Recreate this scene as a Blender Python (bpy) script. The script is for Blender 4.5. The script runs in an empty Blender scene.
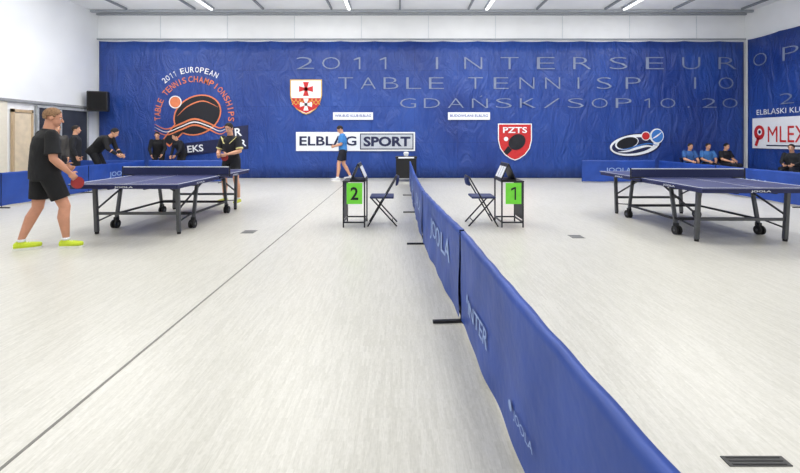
import bpy, bmesh, math, random
from mathutils import Vector, Matrix, Euler
random.seed(4)
S = bpy.context.scene
COL = S.collection
try:
    S.view_settings.view_transform = 'Standard'
except Exception:
    pass

# ------------------------------------------------------------------ materials
def lin(c):
    r = []
    for v in c[:3]:
        v = v / 255.0
        r.append(v / 12.92 if v <= 0.04045 else ((v + 0.055) / 1.055) ** 2.4)
    return tuple(r) + (1.0,)
MATS = {}
def mat(name, col, rough=0.6, metal=0.0, var=0.06, scale=12.0, bump=0.0, bscale=30.0, emit=0.0, spec=0.5):
    if name in MATS: return MATS[name]
    m = bpy.data.materials.new(name); m.use_nodes = True
    nt = m.node_tree; N = nt.nodes; b = N['Principled BSDF']
    c = lin(col)
    tc = N.new('ShaderNodeTexCoord'); nz = N.new('ShaderNodeTexNoise'); nz.inputs['Scale'].default_value = scale
    nt.links.new(tc.outputs['Object'], nz.inputs['Vector'])
    rp = N.new('ShaderNodeValToRGB')
    rp.color_ramp.elements[0].position = 0.3; rp.color_ramp.elements[1].position = 0.7
    rp.color_ramp.elements[0].color = tuple(max(0, v * (1 - var)) for v in c[:3]) + (1,)
    rp.color_ramp.elements[1].color = tuple(min(1, v * (1 + var)) for v in c[:3]) + (1,)
    nt.links.new(nz.outputs['Fac'], rp.inputs['Fac']); nt.links.new(rp.outputs['Color'], b.inputs['Base Color'])
    b.inputs['Roughness'].default_value = rough; b.inputs['Metallic'].default_value = metal
    b.inputs['Specular IOR Level'].default_value = spec
    if bump > 0:
        n2 = N.new('ShaderNodeTexNoise'); n2.inputs['Scale'].default_value = bscale; n2.inputs['Detail'].default_value = 3
        nt.links.new(tc.outputs['Object'], n2.inputs['Vector'])
        bp = N.new('ShaderNodeBump'); bp.inputs['Strength'].default_value = bump; bp.inputs['Distance'].default_value = 0.02
        nt.links.new(n2.outputs['Fac'], bp.inputs['Height']); nt.links.new(bp.outputs['Normal'], b.inputs['Normal'])
    if emit > 0:
        b.inputs['Emission Color'].default_value = c; b.inputs['Emission Strength'].default_value = emit
    MATS[name] = m
    return m

WHITE = mat('white_paint', (242, 244, 247), 0.7, var=0.02, scale=2)
BLACK = mat('black_plastic', (18, 18, 20), 0.45)
STEEL = mat('grey_steel', (92, 94, 98), 0.4, 0.6)
DSTEEL = mat('dark_steel', (42, 43, 48), 0.45, 0.4)
GREENC = mat('green_card', (118, 222, 62), 0.6)
SIGNW = mat('sign_white', (236, 239, 244), 0.5, var=0.01)
NAVY = mat('navy_print', (22, 30, 72), 0.6)
RED = mat('red_print', (196, 38, 42), 0.6)
ORANGE = mat('orange_print', (222, 126, 84), 0.6)
SILVER = mat('silver_print', (124, 136, 166), 0.6)
GOLD = mat('gold_print', (214, 176, 80), 0.6)
GREYP = mat('grey_print', (190, 196, 206), 0.6)
BLK = mat('black_print', (14, 16, 28), 0.6)
PBLUE = mat('bright_blue_print', (58, 120, 200), 0.6)

# ------------------------------------------------------------------ mesh builder
class MB:
    def __init__(s): s.v = []; s.f = []; s.mi = []; s.m = []
    def mid(s, m):
        if m not in s.m: s.m.append(m)
        return s.m.index(m)
    def add(s, vs, fs, m):
        o = len(s.v); s.v += [Vector(v) for v in vs]; k = s.mid(m)
        for f in fs: s.f.append([i + o for i in f]); s.mi.append(k)
    def box(s, c, d, m, rot=None):
        c = Vector(c); x, y, z = d[0] / 2, d[1] / 2, d[2] / 2
        vs = [Vector(p) for p in [(-x,-y,-z),(x,-y,-z),(x,y,-z),(-x,y,-z),(-x,-y,z),(x,-y,z),(x,y,z),(-x,y,z)]]
        if rot is not None:
            R = Euler(rot).to_matrix(); vs = [R @ v for v in vs]
        s.add([v + c for v in vs], [(0,3,2,1),(4,5,6,7),(0,1,5,4),(1,2,6,5),(2,3,7,6),(3,0,4,7)], m)
    def tube(s, a, b, r1, m, r2=None, seg=12):
        a = Vector(a); b = Vector(b); r2 = r1 if r2 is None else r2
        d = (b - a).normalized(); u = d.orthogonal().normalized(); w = d.cross(u)
        vs = []
        for p, r in ((a, r1), (b, r2)):
            for i in range(seg):
                t = 2 * math.pi * i / seg; vs.append(p + (u * math.cos(t) + w * math.sin(t)) * r)
        fs = [(i, (i + 1) % seg, (i + 1) % seg + seg, i + seg) for i in range(seg)]
        fs += [tuple(range(seg))[::-1], tuple(range(seg, 2 * seg))]
        s.add(vs, fs, m)
    def bar(s, a, b, w, h, m):
        a = Vector(a); b = Vector(b); d = (b - a).normalized()
        up = Vector((0, 0, 1)) if abs(d.z) < 0.95 else Vector((0, 1, 0))
        u = d.cross(up).normalized() * w / 2; t = u.cross(d).normalized() * h / 2
        vs = [a-u-t, a+u-t, a+u+t, a-u+t, b-u-t, b+u-t, b+u+t, b-u+t]
        s.add(vs, [(0,1,2,3),(7,6,5,4),(0,4,5,1),(1,5,6,2),(2,6,7,3),(3,7,4,0)], m)
    def ell(s, c, r, m, R=None, seg=16, rings=10):
        c = Vector(c); vs = [Vector((0, 0, r[2]))]
        for j in range(1, rings):
            p = math.pi * j / rings
            for i in range(seg):
                t = 2 * math.pi * i / seg
                vs.append(Vector((r[0]*math.sin(p)*math.cos(t), r[1]*math.sin(p)*math.sin(t), r[2]*math.cos(p))))
        vs.append(Vector((0, 0, -r[2])))
        fs = [(0, 1 + i, 1 + (i + 1) % seg) for i in range(seg)]
        for j in range(rings - 2):
            for i in range(seg):
                a = 1 + j * seg + i; b = 1 + j * seg + (i + 1) % seg
                fs.append((a, a + seg, b + seg, b))
        L = len(vs) - 1; o = 1 + (rings - 2) * seg
        fs += [(L, o + (i + 1) % seg, o + i) for i in range(seg)]
        if R is not None: vs = [R @ v for v in vs]
        s.add([v + c for v in vs], fs, m)
    def limb(s, a, ra, b, rb, m):
        s.tube(a, b, ra, m, rb, 16)
        s.ell(a, (ra,) * 3, m); s.ell(b, (rb,) * 3, m)
    def loft(s, secs, m, seg=24):
        vs = []
        for c, u, w in secs:
            c = Vector(c); u = Vector(u); w = Vector(w)
            for i in range(seg):
                t = 2 * math.pi * i / seg
                vs.append(c + u * math.cos(t) + w * math.sin(t))
        fs = []
        for j in range(len(secs) - 1):
            for i in range(seg):
                a = j * seg + i; b = j * seg + (i + 1) % seg
                fs.append((a, b, b + seg, a + seg))
        fs += [tuple(range(seg))[::-1], tuple(range((len(secs) - 1) * seg, len(secs) * seg))]
        s.add(vs, fs, m)
    def mesh(s, name, smooth=False, recalc=True):
        me = bpy.data.meshes.new(name); me.from_pydata(s.v, [], s.f)
        for m in s.m: me.materials.append(m)
        me.polygons.foreach_set('material_index', s.mi)
        if recalc:
            bm = bmesh.new(); bm.from_mesh(me); bmesh.ops.recalc_face_normals(bm, faces=bm.faces); bm.to_mesh(me); bm.free()
        me.polygons.foreach_set('use_smooth', [smooth] * len(me.polygons)); me.update()
        return me
    def obj(s, name, parent=None, smooth=False, label=None, bevel=0.0, recalc=True):
        o = bpy.data.objects.new(name, s.mesh(name, smooth, recalc)); COL.objects.link(o)
        if parent is not None: o.parent = parent
        if label: o['label'] = label
        if bevel > 0:
            b = o.modifiers.new('bevel', 'BEVEL'); b.width = bevel; b.segments = 2; b.limit_method = 'ANGLE'
        return o

def root(name, loc, rot=0.0, label='', cat='', group=None, scale=1.0):
    e = bpy.data.objects.new(name, None); e.empty_display_size = 0.1
    COL.objects.link(e); e.location = loc; e.rotation_euler = (0, 0, rot); e.scale = (scale,) * 3
    e['label'] = label; e['category'] = cat
    if group: e['group'] = group
    return e
def tag(o, label, cat, group=None):
    o['label'] = label; o['category'] = cat
    if group: o['group'] = group
    return o
def copy_thing(src, loc=None, rot=None, label=None, parent=None):
    n = src.copy(); COL.objects.link(n)
    if parent is not None: n.parent = parent
    if loc is not None: n.location = loc
    if rot is not None: n.rotation_euler = (0, 0, rot)
    if label: n['label'] = label
    for c in list(src.children): copy_thing(c, parent=n)
    return n

# ------------------------------------------------------------------ flat lettering / artwork
TC = {}
def textgeo(s, off=0.0):
    k = (s, off)
    if k in TC: return TC[k]
    if s == '1':
        w = 0.12 + off
        vs = [(0.34, 0), (0.34 + w, 0), (0.34 + w, 1), (0.34, 1), (0.0, 0.72), (0.0, 0.72 + w * 1.1), (0.34, 0.86)]
        fs = [(0, 1, 2, 3), (4, 6, 3, 5)]
        TC[k] = (vs, fs, -0.05, 0.34 + w + 0.05, 0, 1); return TC[k]
    cu = bpy.data.curves.new('t', 'FONT'); cu.body = s; cu.size = 1; cu.offset = off; cu.resolution_u = 3
    o = bpy.data.objects.new('t', cu); COL.objects.link(o)
    dg = bpy.context.evaluated_depsgraph_get(); dg.update()
    me = bpy.data.meshes.new_from_object(o.evaluated_get(dg))
    vs = [(v.co.x, v.co.y) for v in me.vertices]; fs = [tuple(p.vertices) for p in me.polygons]
    bpy.data.objects.remove(o); bpy.data.curves.remove(cu); bpy.data.meshes.remove(me)
    x0 = min(v[0] for v in vs); x1 = max(v[0] for v in vs); y0 = min(v[1] for v in vs); y1 = max(v[1] for v in vs)
    TC[k] = (vs, fs, x0, x1, y0, y1); return TC[k]
class Art:
    """flat artwork in a plane: O origin, R right, U up, n out-of-plane step per layer"""
    def __init__(s, O, R, U, warp=None):
        s.O = Vector(O); s.R = Vector(R); s.U = Vector(U); s.n = s.R.cross(s.U).normalized(); s.mb = MB(); s.warp = warp
    def P(s, a, b, l):
        p = s.O + s.R * a + s.U * b + s.n * (0.003 * l)
        return s.warp(p) if s.warp else p
    def poly(s, pts, m, l=1): s.mb.add([s.P(a, b, l) for a, b in pts], [tuple(range(len(pts)))], m)
    def rect(s, a0, b0, a1, b1, m, l=1): s.poly([(a0, b0), (a1, b0), (a1, b1), (a0, b1)], m, l)
    def ellipse(s, a, b, ra, rb, m, l=1, rot=0, n=36):
        c, d = math.cos(rot), math.sin(rot)
        s.poly([(a + ra*math.cos(t)*c - rb*math.sin(t)*d, b + ra*math.cos(t)*d + rb*math.sin(t)*c) for t in [2*math.pi*i/n for i in range(n)]], m, l)
    def stroke(s, pts, w, m, l=3, dx=0, dy=0, taper=True):
        """smooth ribbon through points, tapering to both ends"""
        P_ = [Vector((a + dx, b + dy)) for a, b in pts]; P_ = [P_[0] * 2 - P_[1]] + P_ + [P_[-1] * 2 - P_[-2]]; q = []
        for i in range(1, len(P_) - 2):
            for t in [x / 8 for x in range(8)]:
                a, b, c, d = P_[i-1], P_[i], P_[i+1], P_[i+2]
                q.append(0.5 * ((2*b) + (c - a)*t + (2*a - 5*b + 4*c - d)*t*t + (3*b - a - 3*c + d)*t**3))
        q.append(P_[-2]); n = len(q); L = []; R = []
        for i, p in enumerate(q):
            d = (q[min(i+1, n-1)] - q[max(i-1, 0)]).normalized(); nn = Vector((-d.y, d.x))
            h = w / 2 * ((0.15 + 0.85 * math.sin(math.pi * i / (n - 1))) if taper else 1)
            L.append(p + nn * h); R.append(p - nn * h)
        s.mb.add([s.P(v.x, v.y, l) for v in L + R], [(i, i + n, i + n + 1, i + 1) for i in range(n - 1)], m)
    def text(s, t, a, b, w, h, m, l=2, off=0.0, rot=0.0):
        """centred at a,b and stretched to w x h"""
        vs, fs, x0, x1, y0, y1 = textgeo(t, off); c, d = math.cos(rot), math.sin(rot)
        q = []
        for x, y in vs:
            x = (x - (x0 + x1) / 2) / max(1e-5, x1 - x0) * w; y = (y - (y0 + y1) / 2) / max(1e-5, y1 - y0) * h
            q.append(s.P(a + x*c - y*d, b + x*d + y*c, l))
        s.mb.add(q, fs, m)
    def spaced(s, t, a0, a1, b, h, m, lw, off=-0.019, l=2):
        n = len(t)
        for i, ch in enumerate(t):
            if ch == ' ': continue
            a = a0 + lw / 2 + (a1 - a0 - lw) * (i / max(1, n - 1))
            w = lw; hh = h; bb = b
            if ch in 'I1': w = lw * 0.12 if ch == 'I' else lw * 0.45
            if ch == '.': w = lw * 0.13; hh = h * 0.15; bb = b - h * 0.41
            if ch in 'Ń': hh = h * 1.28; bb = b + h * 0.14
            s.text(ch, a, bb, w, hh, m, l, off)
    def arc(s, t, ca, cb, r, d0, d1, h, m, lw, l=2):
        n = len(t)
        for i, ch in enumerate(t):
            if ch == ' ': continue
            d = math.radians(d0 + (d1 - d0) * i / (n - 1))
            w = lw * (0.26 if ch == 'I' else 0.55 if ch == '1' else 1)
            s.text(ch, ca + r*math.cos(d), cb + r*math.sin(d), w, h, m, l, 0.008, d - math.pi / 2)
    def obj(s, name, parent=None): return s.mb.obj(name, parent, recalc=False)
def shield(cx, cy, w, h):
    p = [(-1, 1), (1, 1), (1, 0.1), (0.88, -0.35), (0.6, -0.7), (0.25, -0.92), (0, -1), (-0.25, -0.92), (-0.6, -0.7), (-0.88, -0.35), (-1, 0.1)]
    return [(cx + x*w/2, cy + y*h/2) for x, y in p][::-1]

# ------------------------------------------------------------------ room
BWY = 14.6; XL = -10.6; XR = 12.1; CH = 5.78
def struct(mb, name, **k):
    o = mb.obj(name, **k); o['kind'] = 'structure'; return o
fm = bpy.data.materials.new('vinyl_floor'); fm.use_nodes = True
nt = fm.node_tree; N = nt.nodes; b = N['Principled BSDF']
tc = N.new('ShaderNodeTexCoord'); mp = N.new('ShaderNodeMapping'); mp.inputs['Rotation'].default_value = (0, 0, math.pi / 2)
nt.links.new(tc.outputs['Object'], mp.inputs['Vector'])
br = N.new('ShaderNodeTexBrick'); br.inputs['Scale'].default_value = 1.0
br.inputs['Brick Width'].default_value = 0.16; br.inputs['Row Height'].default_value = 0.014; br.inputs['Mortar Size'].default_value = 0.0
br.inputs['Color1'].default_value = lin((220, 218, 211)); br.inputs['Color2'].default_value = lin((208, 206, 198)); br.inputs['Mortar'].default_value = lin((208, 206, 198))
nt.links.new(mp.outputs['Vector'], br.inputs['Vector'])
def nmul(prev, scale_vec, lo, hi, p0=0.3, p1=0.7, det=4):
    m2 = N.new('ShaderNodeMapping'); m2.inputs['Scale'].default_value = scale_vec; nt.links.new(tc.outputs['Object'], m2.inputs['Vector'])
    nz = N.new('ShaderNodeTexNoise'); nz.inputs['Scale'].default_value = 1.0; nz.inputs['Detail'].default_value = det; nt.links.new(m2.outputs['Vector'], nz.inputs['Vector'])
    rp = N.new('ShaderNodeValToRGB'); rp.color_ramp.elements[0].position = p0; rp.color_ramp.elements[1].position = p1
    rp.color_ramp.elements[0].color = (lo, lo, lo * 0.985, 1); rp.color_ramp.elements[1].color = (hi, hi, hi, 1)
    nt.links.new(nz.outputs['Fac'], rp.inputs['Fac'])
    mx = N.new('ShaderNodeMix'); mx.data_type = 'RGBA'; mx.blend_type = 'MULTIPLY'; mx.inputs[0].default_value = 1.0
    nt.links.new(prev, mx.inputs[6]); nt.links.new(rp.outputs['Color'], mx.inputs[7])
    return mx.outputs[2]
c_ = nmul(br.outputs['Color'], (160, 22, 1), 0.86, 1.0)
c_ = nmul(c_, (70, 60, 1), 0.93, 1.0)
c_ = nmul(c_, (0.5, 0.35, 1), 0.91, 1.0, det=3)
nt.links.new(c_, b.inputs['Base Color']); b.inputs['Roughness'].default_value = 0.33; b.inputs['Specular IOR Level'].default_value = 0.5

mb = MB(); mb.box(((XL + XR) / 2, 5.3, -0.05), (XR - XL + 0.4, 19.0, 0.1), fm); struct(mb, 'floor')
mb = MB(); mb.box((-1.69, 5.3, 0.0008), (0.018, 18.4, 0.0016), mat('floor_seam', (122, 121, 115), 0.6)); struct(mb, 'trim_1')
mb = MB(); mb.box(((XL + XR) / 2, BWY + 0.1, CH / 2), (XR - XL + 0.4, 0.2, CH), WHITE); struct(mb, 'wall_back')
mb = MB(); mb.box((XL - 0.1, 5.3, CH / 2), (0.2, 19, CH), mat('wall_white', (240, 243, 247), 0.75, var=0.03, scale=0.8)); struct(mb, 'wall_left')
mb = MB(); mb.box((XR + 0.1, 5.3, CH / 2), (0.2, 19, CH), WHITE); struct(mb, 'wall_right')
mb = MB(); mb.box(((XL + XR) / 2, 5.3, CH + 0.05), (XR - XL + 0.4, 19, 0.1), mat('ceiling_white', (240, 242, 244), 0.8, var=0.03, scale=1)); struct(mb, 'ceiling')
CREAM = mat('cream_cladding', (230, 224, 210), 0.6, var=0.03)
mb = MB(); mb.box((XL + 0.03, 5.3, 2.43), (0.1, 18.6, 0.07), mat('grey_ledge', (150, 152, 156), 0.6)); struct(mb, 'trim_2')
mb = MB(); mb.box((XL + 0.015, 3.6, 1.2), (0.03, 15.2, 2.38), CREAM); struct(mb, 'trim_3')
mb = MB()
mb.box((XL + 0.05, 11.62, 1.05), (0.05, 0.5, 2.1), mat('beech_door', (226, 210, 184), 0.5, var=0.08, scale=6))
mb.box((XL + 0.06, 11.32, 1.1), (0.07, 0.06, 2.2), mat('beech_frame', (196, 172, 140), 0.5))
mb.box((XL + 0.06, 11.9, 1.1), (0.07, 0.06, 2.2), MATS['beech_frame']); mb.box((XL + 0.06, 11.61, 2.15), (0.07, 0.64, 0.08), MATS['beech_frame'])
struct(mb, 'door_1')
mb = MB(); mb.box((XL + 0.05, 13.05, 1.15), (0.05, 1.9, 2.3), mat('grey_glass', (62, 65, 72), 0.25, var=0.15, scale=1.5))
for y in (12.08, 12.9, 14.02): mb.box((XL + 0.07, y, 1.15), (0.06, 0.06, 2.3), mat('frame_light', (176, 180, 184), 0.5))
mb.box((XL + 0.07, 13.05, 2.32), (0.06, 2.0, 0.07), MATS['frame_light']); struct(mb, 'window_1')
FR = mat('rail_grey', (158, 164, 172), 0.5, 0.1)
mb = MB(); mb.box((0.75, BWY - 0.05, 5.72), (XR - XL, 0.08, 0.05), FR); struct(mb, 'trim_4')
mb = MB(); mb.box((0.75, BWY - 0.04, 4.86), (XR - XL, 0.05, 0.04), FR); struct(mb, 'trim_5')
for i in range(9):
    mb = MB(); mb.box((-8.4 + i * 2.35, BWY - 0.01, 5.28), (0.02, 0.012, 0.8), mat('rail_pale', (214, 220, 226), 0.5)); struct(mb, 'trim_%d' % (6 + i))
mb = MB(); mb.box((0.75, 14.2, 5.73), (22.6, 0.07, 0.08), FR); ob = mb.obj('ceiling_beam'); tag(ob, 'grey steel beam running across under the white ceiling', 'beam', 'cross beams under the ceiling')
for y in (11.0, 8.0, 5.0):
    copy_thing(ob, loc=(0, y - 14.2, 0))
raf = MB(); raf.box((-9.2, 8.0, 5.74), (0.05, 12.0, 0.07), mat('rafter_grey', (128, 134, 142), 0.5)); ob = raf.obj('ceiling_rail'); tag(ob, 'thin grey metal rail running lengthwise under the ceiling', 'rail', 'lengthwise rails under the ceiling')
for i in range(1, 10): copy_thing(ob, loc=(i * 2.3, 0, 0))
LAMPM = mat('lamp_tube', (255, 255, 252), 0.4, var=0.0, emit=2.2)
lamp = root('ceiling_lamp', (-6.3, 13.2, CH), 0, 'long white fluorescent batten lamp fixed under the ceiling', 'ceiling lamp', 'batten lamps under the ceiling')
mb = MB(); mb.box((0, 0, -0.035), (0.16, 1.5, 0.07), mat('lamp_case', (150, 156, 164), 0.5)); mb.obj('lamp_housing', lamp, bevel=0.008)
mb = MB(); mb.box((0, 0, -0.09), (0.09, 1.42, 0.04), LAMPM); mb.obj('lamp_tube', lamp, bevel=0.01)
for i in range(4):
    for y in (13.2, 9.4):
        if i == 0 and y == 13.2: continue
        copy_thing(lamp, loc=(-6.3 + i * 4.6, y, CH))

# ------------------------------------------------------------------ banners on walls
BL = bpy.data.materials.new('blue_banner'); BL.use_nodes = True
nt = BL.node_tree; N = nt.nodes; b = N['Principled BSDF']
tc = N.new('ShaderNodeTexCoord'); n1 = N.new('ShaderNodeTexNoise'); n1.inputs['Scale'].default_value = 0.45; n1.inputs['Detail'].default_value = 3
nt.links.new(tc.outputs['Object'], n1.inputs['Vector'])
rp = N.new('ShaderNodeValToRGB'); rp.color_ramp.elements[0].position = 0.3; rp.color_ramp.elements[1].position = 0.72
rp.color_ramp.elements[0].color = lin((24, 54, 130)); rp.color_ramp.elements[1].color = lin((42, 80, 164))
nt.links.new(n1.outputs['Fac'], rp.inputs['Fac'])
sx = N.new('ShaderNodeSeparateXYZ'); nt.links.new(tc.outputs['Object'], sx.inputs[0])
ad = N.new('ShaderNodeMath'); ad.operation = 'ADD'; nt.links.new(sx.outputs['X'], ad.inputs[0]); nt.links.new(sx.outputs['Y'], ad.inputs[1])
cx_ = N.new('ShaderNodeCombineXYZ'); nt.links.new(ad.outputs[0], cx_.inputs['X']); nt.links.new(sx.outputs['Z'], cx_.inputs['Y'])
bk = N.new('ShaderNodeTexBrick'); bk.offset = 0.0; bk.inputs['Scale'].default_value = 1.0; bk.inputs['Brick Width'].default_value = 1.5; bk.inputs['Row Height'].default_value = 1.25
bk.inputs['Mortar Size'].default_value = 0.012; bk.inputs['Mortar Smooth'].default_value = 0.6
bk.inputs['Color1'].default_value = (1, 1, 1, 1); bk.inputs['Color2'].default_value = (0.90, 0.91, 0.94, 1); bk.inputs['Mortar'].default_value = (0.68, 0.72, 0.78, 1)
nt.links.new(cx_.outputs[0], bk.inputs['Vector'])
mx = N.new('ShaderNodeMix'); mx.data_type = 'RGBA'; mx.blend_type = 'MULTIPLY'; mx.inputs[0].default_value = 1.0
nt.links.new(rp.outputs['Color'], mx.inputs[6]); nt.links.new(bk.outputs['Color'], mx.inputs[7]); nt.links.new(mx.outputs[2], b.inputs['Base Color'])
b.inputs['Roughness'].default_value = 0.40
mpv = N.new('ShaderNodeMapping'); mpv.inputs['Scale'].default_value = (2.2, 2.2, 0.9); nt.links.new(tc.outputs['Object'], mpv.inputs['Vector'])
n2 = N.new('ShaderNodeTexNoise'); n2.inputs['Scale'].default_value = 1.0; n2.inputs['Detail'].default_value = 6; n2.inputs['Roughness'].default_value = 0.6; n2.inputs['Distortion'].default_value = 1.4
nt.links.new(mpv.outputs['Vector'], n2.inputs['Vector'])
bp = N.new('ShaderNodeBump'); bp.inputs['Strength'].default_value = 0.9; bp.inputs['Distance'].default_value = 0.13
nt.links.new(n2.outputs['Fac'], bp.inputs['Height']); nt.links.new(bp.outputs['Normal'], b.inputs['Normal'])
k = 0.03474
def sheet(name, p0, p1, z0, z1, nx, nz, amp, parent):
    """hanging cloth with shallow folds and a scalloped top between its eyelets"""
    p0 = Vector(p0); p1 = Vector(p1); d = p1 - p0; nn = Vector((-d.y, d.x, 0)).normalized(); L = d.length
    vs = []; fs = []
    for j in range(nz + 1):
        for i in range(nx + 1):
            s = i / nx * L; t = j / nz
            zt = z1 - 0.03 * abs(math.sin(s * math.pi / 1.2)) ** 0.7
            w = amp * (math.sin(s * 2.1 + 0.6 * math.sin(t * 3)) + 0.5 * math.sin(s * 5.3 + 1.0 + t))
            p = p0 + d * (i / nx) + nn * w
            vs.append((p.x, p.y, z0 + (zt - z0) * t))
    for j in range(nz):
        for i in range(nx):
            a = j * (nx + 1) + i; fs.append((a, a + 1, a + nx + 2, a + nx + 1))
    mb = MB(); mb.add(vs, fs, BL)
    o = mb.obj(name, parent, smooth=True, recalc=False)
    so = o.modifiers.new('s', 'SOLIDIFY'); so.thickness = 0.006; so.offset = 0
    return o
ban = root('wall_banner', (0, 0, 0), 0, 'huge blue championship banner with silver lettering covering the end wall', 'banner')
sheet('banner_cloth', (-10.49, 14.5, 0), (11.98, 14.5, 0), 0.01, 4.78, 240, 10, 0.007, ban)
A = Art((0, 14.478, 1.4), (k, 0, 0), (0, 0, k))
A.spaced('2O11', -104, -8, 75, 12, SILVER, 18)
A.spaced('INTERSEUR', 28, 337, 75, 12, SILVER, 18)
A.spaced('TABLE', -62, 44, 55, 11.5, SILVER, 15)
A.spaced('TENNIS', 68, 212, 55, 11.5, SILVER, 15)
A.spaced('P IO', 226, 334, 55, 11.5, SILVER, 15)
A.spaced('GDAŃSK/SOP', 0, 232, 35, 9.5, SILVER, 16)
A.spaced('1O.2O', 240, 338, 35, 9.5, SILVER, 15)
A.obj('title_lettering', ban)
# championship logo: tilted bat with wavy ribbons, ball and ring lettering
A = Art((0, 14.478, 1.4), (k, 0, 0), (0, 0, k))
ca, cb = -206, 22
A.ellipse(ca + 3, cb + 1, 25, 19.5, ORANGE, 1, 0.45); A.ellipse(ca + 3, cb + 1, 23.6, 18.1, BLK, 2, 0.45)
A.poly([(ca - 20, cb - 8), (ca - 10, cb - 16), (ca - 25, cb - 31), (ca - 33, cb - 25)], ORANGE, 1)
A.poly([(ca - 18, cb - 7), (ca - 10, cb - 14), (ca - 24.5, cb - 29), (ca - 31, cb - 24.5)], BLK, 2)
w1 = [(ca - 40, cb - 8), (ca - 28, cb - 13), (ca - 14, cb - 8), (ca, cb - 3), (ca + 14, cb - 7), (ca + 26, cb - 12), (ca + 35, cb - 7)]
A.stroke(w1, 1.9, ORANGE, 4, 0, 0); A.stroke(w1, 1.2, SIGNW, 4, 0, -3); A.stroke(w1, 1.7, ORANGE, 4, 0, -6)
A.stroke([(ca - 17, cb), (ca - 6, cb + 10), (ca + 9, cb + 15), (ca + 24, cb + 9)], 1.2, ORANGE, 4)
A.ellipse(ca - 19, cb + 14, 6.4, 6.4, SIGNW, 3); A.ellipse(ca - 19, cb + 14, 5.4, 5.4, ORANGE, 4)
A.arc('TABLE TENNIS', ca, cb, 37, 184, 106, 6, ORANGE, 3.7)
A.arc('CHAMPIONSHIPS', ca, cb, 37, 96, -5, 6, ORANGE, 4.2)
A.arc('2O11', ca, cb, 46.5, 130, 115, 5.6, SIGNW, 3.4)
A.arc('EUROPEAN', ca, cb, 46.5, 105, 62, 5.6, SIGNW, 3.9)
A.poly([(-220, -18), (-152, -11), (-152, 13), (-169, 11), (-172, 0), (-221, -6)], NAVY, 1)
A.text('EKS', -205, -10.5, 16, 7, SIGNW, 2, 0.02, 0.1); A.text('R', -162, 6, 7, 8, SIGNW, 2, 0.02, 0.1); A.text('R', -157, -5, 6, 7, SIGNW, 2, 0.02, 0.1)
A.obj('championship_logo', ban)
# bat and ball logo
A = Art((0, 14.478, 1.4), (k, 0, 0), (0, 0, k))
A.ellipse(236, -7, 26, 11.5, NAVY, 1, 0.12); A.ellipse(235, -7, 25, 10.5, SIGNW, 2, 0.12); A.ellipse(233, -7.5, 21, 8, NAVY, 3, 0.12)
A.ellipse(227, -5, 12, 6.5, SIGNW, 4, 0.25); A.ellipse(227.5, -5, 10.8, 5.4, BLK, 5, 0.25)
v1 = [(218, -14), (228, -13), (238, -10), (248, -8), (257, -10)]
A.stroke(v1, 2.4, SIGNW, 6); A.stroke(v1, 1.4, PBLUE, 6, 1, 2.5)
A.ellipse(246, 2, 4.6, 4.6, SIGNW, 5); A.ellipse(246, 2, 3.8, 3.8, RED, 6); A.ellipse(257, 2, 7, 7.5, SIGNW, 5); A.ellipse(257.5, 2, 5.8, 6.4, PBLUE, 6); A.stroke([(252, -1), (257, 2), (262, 6)], 1.4, SIGNW, 7)
A.obj('bat_and_ball_logo', ban)

ban2 = root('wall_banner', (0, 0, 0), 0, 'blue banner with silver lettering hung along the side wall', 'banner')
sheet('banner_cloth', (11.95, 14.3, 0), (11.95, 8.0, 0), 0.01, 4.78, 80, 8, 0.007, ban2)
A = Art((11.925, 14.25, 1.4), (0, -k, 0), (0, 0, k))
A.spaced('OP', 6, 52, 75, 12, SILVER, 15); A.spaced('2', 34, 48, 35, 9.5, SILVER, 14)
A.text('ELBLĄSKI KLUB', 36, 24, 52, 6.5, SIGNW, 2, 0.0)
A.obj('title_lettering', ban2)
sg = root('club_sign', (0, 0, 0), 0, 'white sign with red lettering and small crest on side wall', 'sign')
mb = MB(); mb.box((11.91, 12.7, 1.56), (0.02, 2.7, 1.0), SIGNW); mb.obj('sign_panel', sg)
A = Art((11.895, 14.05, 1.06), (0, -1, 0), (0, 0, 1))
A.text('MLEX', 1.25, 0.46, 1.3, 0.5, RED, 2, 0.0); A.rect(0.55, 0.08, 2.6, 0.12, NAVY, 2)
A.ellipse(0.28, 0.52, 0.2, 0.24, RED, 2); A.poly([(0.1, 0.1), (0.2, 0.06), (0.3, 0.34), (0.2, 0.36)], RED, 2); A.ellipse(0.3, 0.54, 0.09, 0.11, SIGNW, 3); A.ellipse(0.3, 0.54, 0.05, 0.06, NAVY, 4)
A.obj('sign_lettering', sg)

# crest of the town
cr = root('coat_of_arms', (0, 0, 0), 0, 'red and white shield with two crosses on the blue banner', 'shield')
A = Art((0, 14.46, 1.4), (k, 0, 0), (0, 0, k))
A.poly(shield(-94, 41, 32, 35), GOLD, 0); A.poly(shield(-94, 41, 30, 33), SIGNW, 1)
A.obj('shield_panel', cr)
A = Art((0, 14.455, 1.4), (k, 0, 0), (0, 0, k))
low = [(-108.4, 40), (-79.6, 40), (-79.8, 36), (-82, 31.5), (-86.5, 28.5), (-91.5, 26), (-94, 25), (-96.5, 26), (-101.5, 28.5), (-106, 31.5), (-108.2, 36)]
A.poly(low[::-1], RED, 1)
for q in range(-3, 4):
    A.poly([(-94 + q*4 - .4 - 3, 39.5), (-94 + q*4 + .4 - 3, 39.5), (-94 + q*4 + .4 + 2, 33), (-94 + q*4 - .4 + 2, 33)], GOLD, 2)
    A.poly([(-94 + q*4 - .4 + 3, 39.5), (-94 + q*4 + .4 + 3, 39.5), (-94 + q*4 + .4 - 2, 33), (-94 + q*4 - .4 - 2, 33)], GOLD, 2)
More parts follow.
